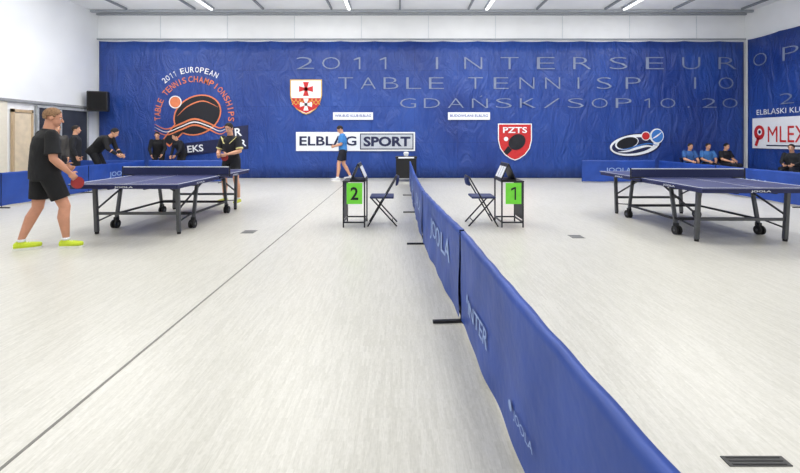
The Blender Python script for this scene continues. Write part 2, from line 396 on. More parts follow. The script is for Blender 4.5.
def cross(x, y, s, m, l):
    for dx, dy in ((1, 0), (-1, 0), (0, 1), (0, -1)):
        px, py = -dy, dx
        A.poly([(x + px*s*.12, y + py*s*.12), (x - px*s*.12, y - py*s*.12), (x + dx*s - px*s*.42, y + dy*s - py*s*.42), (x + dx*s + px*s*.42, y + dy*s + py*s*.42)], m, l)
    A.rect(x - s*.25, y - s*.25, x + s*.25, y + s*.25, m, l)
cross(-94, 49, 7, RED, 3); cross(-94, 33.5, 6, SIGNW, 4)
A.obj('shield_emblem', cr)
# association crest
cr = root('association_shield', (0, 0, 0), 0, 'red shield with white border and PZTS letters on the blue banner', 'shield')
A = Art((0, 14.46, 1.4), (k, 0, 0), (0, 0, k))
A.poly(shield(115, -4, 34, 37), SIGNW, 0); A.poly(shield(115, -4, 32, 35), RED, 1)
A.obj('shield_panel', cr)
A = Art((0, 14.452, 1.4), (k, 0, 0), (0, 0, k))
A.text('PZTS', 115, 8, 24, 6, SIGNW, 2, 0.02)
A.ellipse(117, -4, 9, 7.4, BLK, 2, 0.6); A.poly([(108, -8), (112, -12), (107, -17), (103.5, -14)], BLK, 3); A.ellipse(106, -1, 2.2, 2.2, SIGNW, 3)
A.obj('shield_emblem', cr)
# sponsor sign
sg = root('sponsor_sign', (0, 0, 0), 0, 'white board reading ELBLĄG SPORT on the blue banner', 'sign')
mb = MB(); mb.box((-44.5 * k, 14.46, 1.4 - 3.5 * k), (119 * k, 0.02, 19 * k), SIGNW); mb.obj('sign_panel', sg)
A = Art((0, 14.448, 1.4), (k, 0, 0), (0, 0, k))
A.text('ELBLĄG', -72, -4, 57, 12.5, NAVY, 2, 0.02)
A.rect(-40, -11.5, 13.5, 4.5, NAVY, 1); A.rect(-39, -10.5, 12.5, 3.5, GREYP, 2); A.text('SPORT', -13, -3.5, 47, 10, NAVY, 3, 0.04)
A.obj('sign_lettering', sg)
for x0, x1, t in ((-67, -27, 'WIR-BUD KLUB ELBLĄG'), (48, 90, 'BUDOWLANI ELBLĄG')):
    sg = root('name_sign', (0, 0, 0), 0, 'small white strip sign with blue lettering on the blue banner', 'sign', 'small strip signs on the banner')
    mb = MB(); mb.box(((x0 + x1) / 2 * k, 14.46, 1.4 + 22 * k), ((x1 - x0) * k, 0.015, 7.5 * k), SIGNW); mb.obj('sign_panel', sg)
    A = Art((0, 14.448, 1.4), (k, 0, 0), (0, 0, k)); A.text(t, (x0 + x1) / 2, 22, (x1 - x0) * .9, 3.4, mat('blue_print', (40, 70, 160), 0.6), 1, 0.01); A.obj('sign_lettering', sg)

# ------------------------------------------------------------------ barriers
BB = mat('barrier_blue', (32, 70, 156), 0.48, var=0.16, scale=2.5, bump=0.6, bscale=5)
BTXT = mat('barrier_print', (150, 174, 218), 0.6)
FOOT = mat('barrier_steel', (30, 31, 36), 0.45, 0.3)
def wave(x, z): return 0.006 * math.sin(x * 7 + z * 3) + 0.004 * math.sin(x * 13 + 1.3 - z * 6) + 0.002 * math.sin(z * 15 + x * 3)
BCACHE = {}
def barrier(p1, p2, txt, label, group):
    p1 = Vector((p1[0], p1[1], 0)); p2 = Vector((p2[0], p2[1], 0)); L = round((p2 - p1).length, 2)
    ang = math.atan2(p2.y - p1.y, p2.x - p1.x)
    r = root('court_barrier', p1, ang, label, 'barrier', group)
    key = (L, txt)
    if key in BCACHE:
        for c in BCACHE[key]: copy_thing(c, parent=r)
        return r
    nx, nz = 70, 16; vs = []; fs = []
    z0, z1 = 0.035, 0.705
    def sag(x): return 0.010 * math.sin(math.pi * x / L) + 0.0025 * math.sin(x * 21)
    for j in range(nz + 1):
        for i in range(nx + 1):
            x = 0.005 + (L - 0.01) * i / nx; z = z0 + (z1 - sag(x) - z0) * j / nz
            if j == 0: z += 0.005 * math.sin(x * 9)
            vs.append((x, -0.018 + wave(x, z) * (1 - 0.8 * (j / nz) ** 3), z))
    for j in range(nz, -1, -1):
        for i in range(nx + 1):
            x = 0.005 + (L - 0.01) * i / nx; z = z0 + (z1 - sag(x) - z0) * j / nz
            vs.append((x, 0.018 + wave(x + .5, z) * (1 - 0.8 * (j / nz) ** 3), z))
    W = nx + 1
    for j in range(2 * nz + 1):
        for i in range(nx):
            a = j * W + i; fs.append((a, a + 1, a + W + 1, a + W))
    m = MB(); m.add(vs, fs, BB); cl = m.obj('barrier_cloth', r, smooth=True, recalc=False)
    fr = MB()
    fr.tube((0.02, 0, 0.02), (0.02, 0, 0.675), 0.009, FOOT); fr.tube((L - 0.02, 0, 0.02), (L - 0.02, 0, 0.675), 0.009, FOOT)
    fr.tube((0.02, 0, 0.675), (L - 0.02, 0, 0.675), 0.008, FOOT); fr.tube((0.02, 0, 0.05), (L - 0.02, 0, 0.05), 0.007, FOOT)
    f = fr.obj('barrier_frame', r, smooth=True)
    parts = [cl, f]
    ft = MB(); ft.bar((L - 0.02, -0.22, 0.011), (L - 0.02, 0.22, 0.011), 0.032, 0.02, FOOT); parts.append(ft.obj('foot', r, bevel=0.003))
    if txt:
        def warp(p):
            t = (p.z - z0) / (z1 - z0)
            return Vector((p.x, p.y + wave(p.x, p.z) * (1 - 0.8 * t ** 3), p.z))
        A = Art((0, -0.025, 0), (1, 0, 0), (0, 0, 1), warp)
        for t, x, z, w, h in txt:
            if t == '*': A.ellipse(x, z, w, h, BTXT, 1)
            else: A.text(t, x, z, w, h, BTXT, 1, 0.008)
        parts.append(A.obj('barrier_lettering', r))
    BCACHE[key] = parts
    return r
G1 = 'blue barriers dividing the two courts'
TJ = (('JOOLA', 1.35, 0.40, 1.15, 0.24),)
TN = (('*', 0.30, 0.31, 0.024, 0.03), ('INTER', 0.60, 0.28, 0.48, 0.095), ('JOOLA', 1.42, 0.20, 0.22, 0.05), ('*', 1.25, 0.2, 0.03, 0.02))
lb = 'low blue fabric court barrier on black feet with pale lettering'
jo = [(0.30, 12.45), (0.29, 10.11), (0.28, 7.78), (0.31, 5.45), (0.47, 3.13), (0.567, 0.79)]
for i in range(5):
    a = Vector(jo[i]); c = Vector(jo[i + 1]); d = (c - a).normalized() * 0.012
    barrier(a + d, c - d, TN if i == 4 else TJ, lb, G1)
TB = (('JOOLA', 1.15, 0.38, 0.8, 0.17),)
G2 = 'blue barriers along the side of the court'
y = 5.98
for i in range(3):
    barrier((-8.0, y + 2.34 * i + .012), (-8.0, y + 2.34 * (i + 1) - .012), TB, 'low blue fabric barrier standing along the side wall', G2)
for i in range(3):
    barrier((8.1, y + 2.34 * (i + 1) - .012), (8.1, y + 2.34 * i + .012), TB, 'low blue fabric barrier standing along the side wall', G2)
G3 = 'blue barriers in front of the end wall'
for x0 in (-10.42, -7.9): barrier((x0, 13.1), (x0 + 2.3, 13.1), TB, 'low blue fabric barrier in front of the banner wall', G3)
barrier((5.72, 13.1), (8.02, 13.1), TB, 'low blue fabric barrier in front of the banner wall', G3)

# ------------------------------------------------------------------ table tennis table
TOP = mat('table_blue', (44, 52, 104), 0.38, var=0.05)
LINE = mat('table_line', (228, 232, 240), 0.5)
APR = mat('table_apron', (30, 36, 84), 0.5)
NETM = mat('net_cloth', (28, 36, 78), 0.8)
TYRE = mat('wheel_rubber', (24, 24, 26), 0.7)
def tt_table(loc, label):
    r = root('table_tennis_table', loc, 0, label, 'table tennis table')
    for s in (-1, 1):
        m = MB(); cy = s * 0.688
        m.box((0, cy, 0.749), (1.525, 1.368, 0.022), TOP)
        z = 0.7605
        m.box((-0.7525, cy, z), (0.02, 1.368, 0.0012), LINE); m.box((0.7525, cy, z), (0.02, 1.368, 0.0012), LINE)
        m.box((0, s * 1.362, z), (1.485, 0.02, 0.0012), LINE); m.box((0, cy, z), (0.006, 1.34, 0.0012), LINE)
        m.obj('table_top', r)
        m = MB()
        for x in (-0.735, 0.735): m.box((x, cy, 0.715), (0.022, 1.33, 0.044), APR)
        for yy in (s * 0.04, s * 1.345): m.box((0, yy, 0.715), (1.45, 0.022, 0.044), APR)
        m.box((0, cy, 0.7), (1.4, 0.03, 0.03), DSTEEL)
        ap = m.obj('apron', r)
        for x, Rr in ((-0.747, (0, -1, 0)), (0.747, (0, 1, 0))):
            A = Art((x, cy, 0.715), Rr, (0, 0, 1)); A.text('JOOLA', 0, 0, 0.26, 0.032, LINE, 0.5, 0.03); A.obj('apron_lettering', ap)
        A = Art((0, s * 1.357, 0.715), (-s, 0, 0), (0, 0, 1)); A.text('JOOLA', 0, 0, 0.26, 0.032, LINE, 0.5, 0.03); A.obj('apron_lettering', ap)
        for x in (-0.6, 0.6):
            m = MB(); m.bar((x, s * 1.04, 0.03), (x, s * 1.08, 0.70), 0.05, 0.05, STEEL); m.tube((x, s * 1.04, 0.0), (x, s * 1.04, 0.035), 0.028, TYRE); m.obj('leg', r, bevel=0.004)
            m = MB(); m.bar((x, s * 0.62, 0.13), (x, s * 0.50, 0.70), 0.05, 0.035, STEEL); m.bar((x, s * 0.62, 0.12), (x, s * 0.62, 0.17), 0.05, 0.07, DSTEEL)
            wl = m.obj('wheel_leg', r, bevel=0.004)
            m = MB()
            for dx in (-0.028, 0.028): m.tube((x + dx - 0.012, s * 0.64, 0.065), (x + dx + 0.012, s * 0.64, 0.065), 0.065, TYRE, seg=24)
            m.tube((x - 0.045, s * 0.64, 0.065), (x + 0.045, s * 0.64, 0.065), 0.02, STEEL)
            m.obj('wheel', wl)
            m = MB(); m.bar((x, s * 1.045, 0.36), (x, s * 0.3, 0.695), 0.02, 0.02, DSTEEL); m.bar((x, s * 0.60, 0.24), (x, s * 1.045, 0.18), 0.018, 0.018, DSTEEL); m.obj('brace', r)
        for q in (((-0.6, s * 1.05, 0.30), (0.6, s * 1.05, 0.30), 0.03, 0.04, STEEL), ((-0.6, s * 0.6, 0.22), (0.6, s * 0.6, 0.22), 0.04, 0.04, DSTEEL), ((-0.6, s * 0.50, 0.66), (0.6, s * 0.50, 0.66), 0.04, 0.04, DSTEEL)):
            m = MB(); m.bar(*q); m.obj('crossbar', r, bevel=0.003)
    for q in (((-0.6, -0.6, 0.22), (-0.6, 0.6, 0.22)), ((0.6, -0.6, 0.22), (0.6, 0.6, 0.22)), ((-0.25, -1.3, 0.69), (-0.25, 1.3, 0.69)), ((0.25, -1.3, 0.69), (0.25, 1.3, 0.69))):
        m = MB(); m.bar(q[0], q[1], 0.03, 0.03, DSTEEL); m.obj('rail', r)
    m = MB(); m.box((0, 0, 0.833), (1.80, 0.004, 0.135), NETM); m.box((0, 0, 0.906), (1.80, 0.008, 0.013), LINE); nt_ = m.obj('net', r)
    for x in (-0.915, 0.915):
        m = MB(); m.tube((x, 0, 0.74), (x, 0, 0.915), 0.011, BLACK); m.box((x * 0.89, 0, 0.767), (0.2, 0.05, 0.014), BLACK); m.box((x * 0.85, 0, 0.731), (0.12, 0.05, 0.012), BLACK); m.obj('net_post', r)
    return r
tt_table((-3.83, 7.12, 0), 'dark blue wheeled table tennis table with net, beside two players')
tt_table((4.62, 6.68, 0), 'dark blue wheeled table tennis table with net, standing unused')

# ------------------------------------------------------------------ umpire tables, scoreboards, chairs
def umpire(x, y, digit, s):
    r = root('umpire_table', (x, y, 0), 0, 'small black umpire table with thin legs and a dark side panel', 'table', 'umpire tables beside the barrier')
    m = MB(); m.box((0, 0, 0.72), (0.36, 0.52, 0.02), BLACK); m.obj('table_top', r, bevel=0.005)
    for dx in (-0.165, 0.165):
        for dy in (-0.24, 0.24):
            q = MB(); q.box((dx, dy, 0.355), (0.022, 0.022, 0.71), DSTEEL); q.obj('leg', r, bevel=0.003)
    m = MB(); m.box((-s * 0.165, 0, 0.41), (0.012, 0.46, 0.58), BLACK); m.obj('side_panel', r)
    for yy in (-0.24, 0.24):
        m = MB(); m.box((0, yy, 0.08), (0.32, 0.018, 0.022), DSTEEL); m.obj('crossbar', r)
    for dx in (-0.165, 0.165):
        m = MB(); m.box((dx, 0, 0.08), (0.018, 0.46, 0.022), DSTEEL); m.obj('crossbar', r)
    c = root('number_card', (x + 0.01, y - 0.2635, 0.37), 0, 'bright green court number card reading %s' % digit, 'number card', 'green court number cards')
    m = MB(); m.box((0, 0, 0.165), (0.245, 0.006, 0.33), GREENC); m.obj('card', c)
    A = Art((0, -0.004, 0.165), (1, 0, 0), (0, 0, 1)); A.text(digit, 0, 0, 0.12 if digit == '2' else 0.09, 0.2, BLK, 0.5, 0.02 if digit == '2' else 0.03); A.obj('card_digit', c)
    f = root('flip_scoreboard', (x + s * 0.06, y - 0.02, 0.73), 0, 'black folding flip scoreboard with white number leaves', 'scoreboard', 'flip scoreboards on the umpire tables')
    m = MB(); m.box((0, 0, 0.008), (0.24, 0.46, 0.016), BLACK)
    for q in (-1, 1):
        m.box((q * 0.06, 0, 0.135), (0.012, 0.46, 0.27), BLACK, rot=(0, -q * 0.42, 0))
    m.obj('scoreboard_case', f)
    for q in (-1, 1):
        for yy in (-0.14, 0.0, 0.14):
            m = MB(); m.box((q * 0.071, yy, 0.13), (0.004, 0.11, 0.19), SIGNW, rot=(0, -q * 0.42, 0)); m.obj('number_leaf', f)
    m = MB(); m.tube((0, -0.23, 0.262), (0, 0.23, 0.262), 0.011, STEEL); m.obj('hinge_rod', f)
umpire(-0.72, 6.75, '2', 1); umpire(1.76, 6.75, '1', -1)

CHB = mat('chair_blue', (30, 44, 92), 0.5)
def chair(loc, rot, label, group):
    r = root('folding_chair', loc, rot, label, 'chair', group)
    m = MB(); m.box((0, 0.0, 0.455), (0.39, 0.38, 0.035), CHB); m.obj('seat', r, bevel=0.012)
    m = MB(); m.loft([((x, -0.235 - 0.03 * (1 - (x / 0.2) ** 2), 0.71), (0, 0.01, 0), (0, -0.012, 0.07)) for x in (-0.2, -0.12, -0.04, 0.04, 0.12, 0.2)], CHB, 12); m.obj('backrest', r, smooth=True)
    for x in (-0.21, 0.21):
        m = MB(); m.tube((x, 0.22, 0.0), (x, -0.235, 0.78), 0.012, DSTEEL); m.obj('leg', r, smooth=True)
        m = MB(); m.tube((x * 0.86, -0.24, 0.0), (x * 0.86, 0.17, 0.45), 0.012, DSTEEL); m.obj('leg', r, smooth=True)
    for q in (((-0.21, 0.135, 0.15), (0.21, 0.135, 0.15), 0.008), ((-0.18, -0.17, 0.08), (0.18, -0.17, 0.08), 0.008), ((-0.21, -0.235, 0.78), (0.21, -0.235, 0.78), 0.011)):
        m = MB(); m.tube(q[0], q[1], q[2], DSTEEL); m.obj('crossbar', r, smooth=True)
    return r
ch = chair((-0.29, 6.78, 0), math.pi / 2, 'dark blue folding chair with crossed legs beside an umpire table', 'umpire chairs')
copy_thing(ch, (1.33, 6.78, 0), -math.pi / 2)

r = root('equipment_case', (0.2, 13.55, 0), 0, 'black equipment case on legs with a white label strip', 'equipment case')
m = MB(); m.box((0, 0, 0.42), (0.66, 0.4, 0.62), BLACK); m.obj('case_body', r, bevel=0.02)
m = MB(); m.box((0, 0, 0.77), (0.70, 0.44, 0.07), mat('case_lid', (34, 35, 40), 0.5)); m.obj('case_lid', r, bevel=0.01)
for dx in (-0.28, 0.28):
    for dy in (-0.15, 0.15):
        m = MB(); m.box((dx, dy, 0.055), (0.04, 0.04, 0.11), STEEL); m.obj('leg', r)
m = MB(); m.box((0, -0.224, 0.77), (0.5, 0.006, 0.045), SIGNW); m.obj('label_strip', r)
r = root('ball_dispenser', (0.2, 13.55, 0.806), 0, 'white round container on the black equipment case', 'container')
m = MB(); m.tube((0, 0, 0), (0, 0, 0.10), 0.06, SIGNW, 0.09, 24); m.obj('bowl', r, smooth=False)
m = MB(); m.ell((0, 0, 0.11), (0.085, 0.085, 0.04), SIGNW); m.obj('lid', r, smooth=True)
r = root('loudspeaker', (-10.15, 14.0, 2.3), 0.45, 'black loudspeaker mounted high in the corner of the hall', 'speaker')
m = MB(); m.box((0, 0, 0.33), (0.58, 0.4, 0.66), BLACK); m.obj('speaker_cabinet', r, bevel=0.02)
m = MB(); m.box((0, -0.205, 0.33), (0.50, 0.015, 0.58), mat('speaker_cloth', (14, 14, 17), 0.95)); m.obj('speaker_grille', r)
m = MB(); m.bar((0, 0.15, 0.33), (-0.05, 0.46, 0.33), 0.06, 0.06, DSTEEL); m.obj('wall_bracket', r)
def plate(x, y, w, d, nb):
    r = root('floor_socket_plate', (x, y, 0), 0, 'metal socket plate set in the pale floor', 'floor plate', 'floor socket plates')
    pm = mat('plate_metal', (70, 70, 70), 0.5, 0.4) if nb == 3 else mat('plate_grey', (136, 136, 132), 0.5, 0.2)
    m = MB(); m.box((0, 0, 0.002), (w, d, 0.004), pm); m.obj('plate', r)
    m = MB()
    for i in range(nb): m.box((0, -d / 2 + d * (i + .5) / nb, 0.005), (w * 0.86, d / nb * 0.35, 0.002), BLACK if nb == 3 else STEEL)
    m.obj('slots', r)
plate(1.54, 1.80, 0.27, 0.055, 3); plate(-2.25, 6.2, 0.19, 0.2, 2); plate(2.5, 5.9, 0.18, 0.18, 2)

# ------------------------------------------------------------------ people
def vm(mb, name, parent, voxel, smooth_it=6, label=None, fac=0.5):
    me = mb.mesh(name); o = bpy.data.objects.new(name, me); COL.objects.link(o)
    md = o.modifiers.new('r', 'REMESH'); md.mode = 'VOXEL'; md.voxel_size = voxel; md.use_smooth_shade = True
    sm = o.modifiers.new('s', 'SMOOTH'); sm.factor = fac; sm.iterations = smooth_it
    dg = bpy.context.evaluated_depsgraph_get(); dg.update()
    nm = bpy.data.meshes.new_from_object(o.evaluated_get(dg)); nm.name = name
    o.modifiers.clear(); o.data = nm
    nm.materials.clear(); nm.materials.append(mb.m[0])
    nm.polygons.foreach_set('material_index', [0] * len(nm.polygons)); nm.polygons.foreach_set('use_smooth', [True] * len(nm.polygons))
    bpy.data.meshes.remove(me)
    if parent is not None: o.parent = parent
    if label: o['label'] = label
    return o
def V(*a): return Vector(a)
STAND = dict(P=V(0, 0, 0.96), C=V(0, 0.0, 1.27), N=V(0, -0.01, 1.47), H=V(0, 0.02, 1.635),
    SL=V(-0.185, 0, 1.41), SR=V(0.185, 0, 1.41), EL=V(-0.23, -0.03, 1.13), ER=V(0.23, -0.03, 1.13), WL=V(-0.22, 0.06, 0.89), WR=V(0.22, 0.06, 0.89),
    HL=V(-0.095, 0, 0.93), HR=V(0.095, 0, 0.93), KL=V(-0.11, 0.03, 0.51), KR=V(0.11, 0.03, 0.51), AL=V(-0.12, -0.02, 0.09), AR=V(0.12, -0.02, 0.09),
    FL=0.15, FR=-0.15, hr=(0, 0, 0), GL=0.35, GR=0.35)
def hand(mb, W, E, side, skin, grip, voxel):
    d = (W - E).normalized()
    inn = V(-side, 0.0, 0.0); nrm = (inn - d * inn.dot(d)).normalized()      # palm faces inward
    if nrm.length < 0.1: nrm = V(0, 0, -1)
    ax = d.cross(nrm).normalized()
    if ax.y < 0: ax = -ax                                           # thumb side points forward
    R = Matrix((ax, nrm, d)).transposed()
    pc = W + d * 0.048
    mb.ell(pc, (0.042, 0.018, 0.052), skin, R)
    for i, (o, ln) in enumerate(((0.031, 0.072), (0.011, 0.080), (-0.010, 0.074), (-0.030, 0.058))):
        b0 = W + d * 0.085 + ax * o
        a1 = grip * 1.2; d1 = (d * math.cos(a1) + nrm * math.sin(a1)); p1 = b0 + d1 * ln * 0.45
        a2 = grip * 2.6; d2 = (d * math.cos(a2) + nrm * math.sin(a2)); p2 = p1 + d2 * ln * 0.32
        a3 = grip * 3.6; d3 = (d * math.cos(a3) + nrm * math.sin(a3)); p3 = p2 + d3 * ln * 0.26
        mb.limb(b0, 0.0095, p1, 0.009, skin); mb.limb(p1, 0.009, p2, 0.0085, skin); mb.limb(p2, 0.0085, p3, 0.0075, skin)
    t0 = W + d * 0.025 + ax * 0.03; t1 = t0 + (d * 0.5 + ax * 0.8 + nrm * 0.3).normalized() * 0.035; t2 = t1 + (d * 0.85 + ax * 0.25 + nrm * 0.45 * (0.5 + grip)).normalized() * 0.032
    mb.limb(t0, 0.013, t1, 0.011, skin); mb.limb(t1, 0.011, t2, 0.009, skin)
    return pc + nrm * 0.03, ax, d, nrm

def person(label, loc, heading, J=None, shirt=(20, 20, 22), pants=(20, 20, 24), hair=(60, 45, 35), skinc=(214, 160, 130), shoes=(40, 40, 44),
           sleeves='short', legs='shorts', voxel=0.012, scale=1.0, group=None, trim=None, sole=(235, 235, 235), bulk=1.0, hem=0.74, loose=0.0):
    j = dict(STAND); j.update(J or {}); Bk = bulk
    r = root('person', loc, heading, label, 'person', group, scale)
    kk = '_%d_%d_%d' % tuple(skinc); SK = mat('skin' + kk, skinc, 0.55, var=0.05, scale=20)
    SH = mat('shirt_%d_%d_%d' % tuple(shirt), shirt, 0.85, var=0.15, scale=9, bump=0.7, bscale=10)
    PA = mat('cloth_%d_%d_%d' % tuple(pants), pants, 0.85, var=0.15, scale=9, bump=0.7, bscale=10)
    HA = mat('hair_%d_%d_%d' % tuple(hair), hair, 0.8, var=0.3, scale=60, bump=0.6, bscale=90)
    SO = mat('shoe_%d_%d_%d' % tuple(shoes), shoes, 0.5, var=0.05)
    P, C, Nk, H = j['P'], j['C'], j['N'], j['H']
    sh = (j['SR'] - j['SL']).normalized(); hp = (j['HR'] - j['HL']).normalized()
    up1 = (C - P).normalized(); up2 = (Nk - C).normalized()
    f1 = up1.cross(hp).normalized() * -1
    f2 = up2.cross(sh).normalized() * -1
    f1 = -f1 if f1.y < 0 else f1
    f2 = -f2 if f2.y < 0 else f2
    def torso(mb, m, g, low, lo=0.0):
        L = [(P - up1 * low, hp * (0.155 * Bk + g + lo), f1 * (0.108 * Bk + g + lo)), (P, hp * (0.168 * Bk + g + lo * .5), f1 * (0.115 * Bk + g + lo * .7)), (P.lerp(C, 0.45), (hp + sh).normalized() * (0.145 * Bk + g + lo), (f1 + f2).normalized() * (0.112 * Bk + g + lo)),
             (C, sh * (0.172 * Bk + g), f2 * (0.122 * Bk + g)), (C.lerp(Nk, 0.5), sh * (0.18 * Bk + g), f2 * (0.112 * Bk + g)), (C.lerp(Nk, 0.8), sh * (0.14 + g * .6), f2 * (0.085 + g * .6)), (Nk + up2 * 0.005, sh * (0.07 + g * .5), f2 * (0.062 + g * .5))]
        mb.loft(L, m)
    B = MB(); torso(B, SK, -0.012, 0.03)
    HR = Euler(j['hr']).to_matrix()
    def hpnt(x, y, z): return H + HR @ V(x, y, z)
    B.limb(Nk - up2 * 0.03, 0.062, hpnt(0, -0.015, -0.05), 0.054, SK)
    B.ell(hpnt(0, -0.008, 0.028), (0.074, 0.092, 0.092), SK, HR); B.ell(hpnt(0, 0.022, -0.038), (0.057, 0.064, 0.070), SK, HR)
    B.ell(hpnt(0, 0.062, -0.088), (0.024, 0.02, 0.018), SK, HR)
    B.limb(hpnt(0, 0.084, 0.008), 0.009, hpnt(0, 0.104, -0.026), 0.014, SK)
    B.ell(hpnt(0, 0.074, 0.024), (0.048, 0.014, 0.010), SK, HR); B.ell(hpnt(0, 0.078, -0.056), (0.025, 0.012, 0.011), SK, HR)
    for s in (-1, 1): B.ell(hpnt(s * 0.076, -0.005, -0.005), (0.011, 0.02, 0.032), SK, HR)
    grips = {}
    for s, a, e, w, g in ((-1, 'SL', 'EL', 'WL', 'GL'), (1, 'SR', 'ER', 'WR', 'GR')):
        B.limb(j[a], 0.056, j[a].lerp(j[e], 0.4), 0.05 * Bk, SK); B.limb(j[a].lerp(j[e], 0.4), 0.05 * Bk, j[e], 0.039 * Bk, SK)
        B.limb(j[e], 0.039 * Bk, j[e].lerp(j[w], 0.35), 0.042 * Bk, SK); B.limb(j[e].lerp(j[w], 0.35), 0.042 * Bk, j[w], 0.027, SK)
        grips[s] = hand(B, j[w], j[e], s, SK, j[g], voxel)
    for s, h, kn, a in ((-1, 'HL', 'KL', 'AL'), (1, 'HR', 'KR', 'AR')):
        B.limb(j[h], 0.088, j[kn], 0.056 * Bk, SK)
        cm = j[kn].lerp(j[a], 0.3)
        B.limb(j[kn], 0.054 * Bk, cm + V(0, -0.018, 0), 0.058 * Bk, SK); B.limb(cm + V(0, -0.018, 0), 0.058 * Bk, j[a] + V(0, 0, 0.04), 0.036, SK); B.limb(j[a] + V(0, 0, 0.04), 0.036, j[a] - V(0, 0, 0.03), 0.036, SK)
    body = vm(B, 'body', r, voxel, 3)
    M = MB(); torso(M, SH, 0.014, 0.08, loose)
    for a, e, w in (('SL', 'EL', 'WL'), ('SR', 'ER', 'WR')):
        if sleeves == 'short':
            M.limb(j[a], 0.071, j[a].lerp(j[e], 0.35), 0.068 * Bk, SH); M.tube(j[a].lerp(j[e], 0.3), j[a].lerp(j[e], 0.82), 0.067 * Bk, SH, 0.072 * Bk + loose * .4, 18)
        else:
            M.limb(j[a], 0.069, j[e], 0.054, SH); M.limb(j[e], 0.054, j[w].lerp(j[e], 0.2), 0.043, SH); M.tube(j[w].lerp(j[e], 0.25), j[w].lerp(j[e], 0.05), 0.044, SH, 0.041, 18)
    vm(M, 'shirt' if sleeves == 'short' else 'jacket', r, voxel, 4)
    if trim:
        T = mat('trim_%d_%d_%d' % tuple(trim), trim, 0.8)
        for a, e in (('SL', 'EL'), ('SR', 'ER')):
            m = MB(); m.tube(j[a].lerp(j[e], 0.74), j[a].lerp(j[e], 0.83), 0.075, T, 0.075, 20)
            m.bar(j[a] + f2 * 0.05 + V(0, 0, 0.045), C + f2 * 0.139 + (j[a] - C) * 0.35, 0.035, 0.012, T)
            m.obj('shirt_trim', r)
    m = MB(); m.loft([(Nk - up2 * 0.012, sh * 0.082, f2 * 0.075), (Nk + up2 * 0.018, sh * 0.072, f2 * 0.068)], SH, 20); m.obj('collar', r, smooth=True)
    M = MB(); M.loft([(P - up1 * 0.10, hp * 0.172 * Bk, f1 * 0.118 * Bk), (P - up1 * 0.02, hp * 0.181 * Bk, f1 * 0.129 * Bk), (P + up1 * 0.04, hp * 0.17 * Bk, f1 * 0.12 * Bk)], PA)
    for h, kn, a in (('HL', 'KL', 'AL'), ('HR', 'KR', 'AR')):
        if legs == 'shorts':
            M.limb(j[h], 0.102 * Bk, j[h].lerp(j[kn], 0.3), 0.1 * Bk, PA); M.tube(j[h].lerp(j[kn], 0.2), j[h].lerp(j[kn], hem), 0.1 * Bk, PA, 0.093 * Bk, 20)
        else:
            M.limb(j[h], 0.1, j[kn], 0.074, PA); M.limb(j[kn], 0.074, j[a].lerp(j[kn], 0.2), 0.06, PA); M.tube(j[a].lerp(j[kn], 0.3), j[a], 0.062, PA, 0.06, 18)
    vm(M, 'shorts' if legs == 'shorts' else 'trousers', r, voxel, 4)
    for a, fy in (('AL', j['FL']), ('AR', j['FR'])):
        A_ = j[a]; d = V(-math.sin(fy), math.cos(fy), 0); sd = V(d.y, -d.x, 0); zb = A_.z - 0.09
        m = MB()
        m.loft([(V(A_.x, A_.y, zb + 0.05) + d * t, sd * wd, V(0, 0, ht)) for t, wd, ht in ((-0.075, 0.022, 0.03), (-0.06, 0.034, 0.046), (0.0, 0.038, 0.05), (0.07, 0.044, 0.042), (0.13, 0.047, 0.034), (0.17, 0.038, 0.03), (0.195, 0.02, 0.022))], SO)
        m.limb(V(A_.x, A_.y, zb + 0.06), 0.043, V(A_.x, A_.y, zb + 0.095) - d * 0.005, 0.042, SO)
        for v in m.v:
            if v.z < zb + 0.018: v.z = zb + 0.018
        so = vm(m, 'shoe', r, 0.007, 2)
        SL_ = mat('sole_%d_%d' % (sole[0], sole[2]), sole, 0.6)
        m = MB(); ol = [(-0.08, 0.018), (-0.065, 0.034), (0, 0.038), (0.07, 0.046), (0.13, 0.049), (0.17, 0.042), (0.197, 0.02)]
        pts = [V(A_.x, A_.y, zb) + d * t + sd * w for t, w in ol] + [V(A_.x, A_.y, zb) + d * t - sd * w for t, w in ol[::-1]]; n = len(pts)
        m.add(pts + [p + V(0, 0, 0.026) for p in pts], [tuple(range(n))[::-1], tuple(range(n, 2*n))] + [(i, (i+1) % n, (i+1) % n + n, i + n) for i in range(n)], SL_)
        m.obj('sole', so)
        m = MB()
        for t, hz in ((0.03, 0.098), (0.055, 0.092), (0.08, 0.086)): m.bar(V(A_.x, A_.y, zb + hz) + d * t - sd * 0.022, V(A_.x, A_.y, zb + hz) + d * t + sd * 0.022, 0.008, 0.006, SIGNW)
        m.obj('laces', so)
        m = MB(); m.tube(V(A_.x, A_.y, zb + 0.1), V(A_.x, A_.y, zb + 0.13), 0.043, SIGNW if legs == 'shorts' else PA, 0.042, 16); m.obj('sock', r, smooth=True)
    m = MB(); m.ell(V(0, 0, 0), (0.079, 0.097, 0.097), HA, None, 28, 20)
    keep = []
    hs = MB()
    for f in m.f:
        c = sum((m.v[i] for i in f), V(0, 0, 0)) / len(f)
        lim = -0.06 if c.y < 0.0 else -0.06 + c.y * 1.45
        if c.z > lim and not (abs(c.x) > 0.055 and c.z < -0.015 and c.y > -0.035): keep.append(f)
    hs.add([H + HR @ (v + V(0, -0.012, 0.028)) for v in m.v], keep, HA)
    ho = hs.obj('hair', r, smooth=True); sd_ = ho.modifiers.new('s', 'SOLIDIFY'); sd_.thickness = 0.007; sd_.offset = 0
    EY = mat('eye_dark', (38, 28, 24), 0.3); EW = mat('eye_white', (232, 230, 226), 0.3); LP = mat('lips', (168, 92, 84), 0.5)
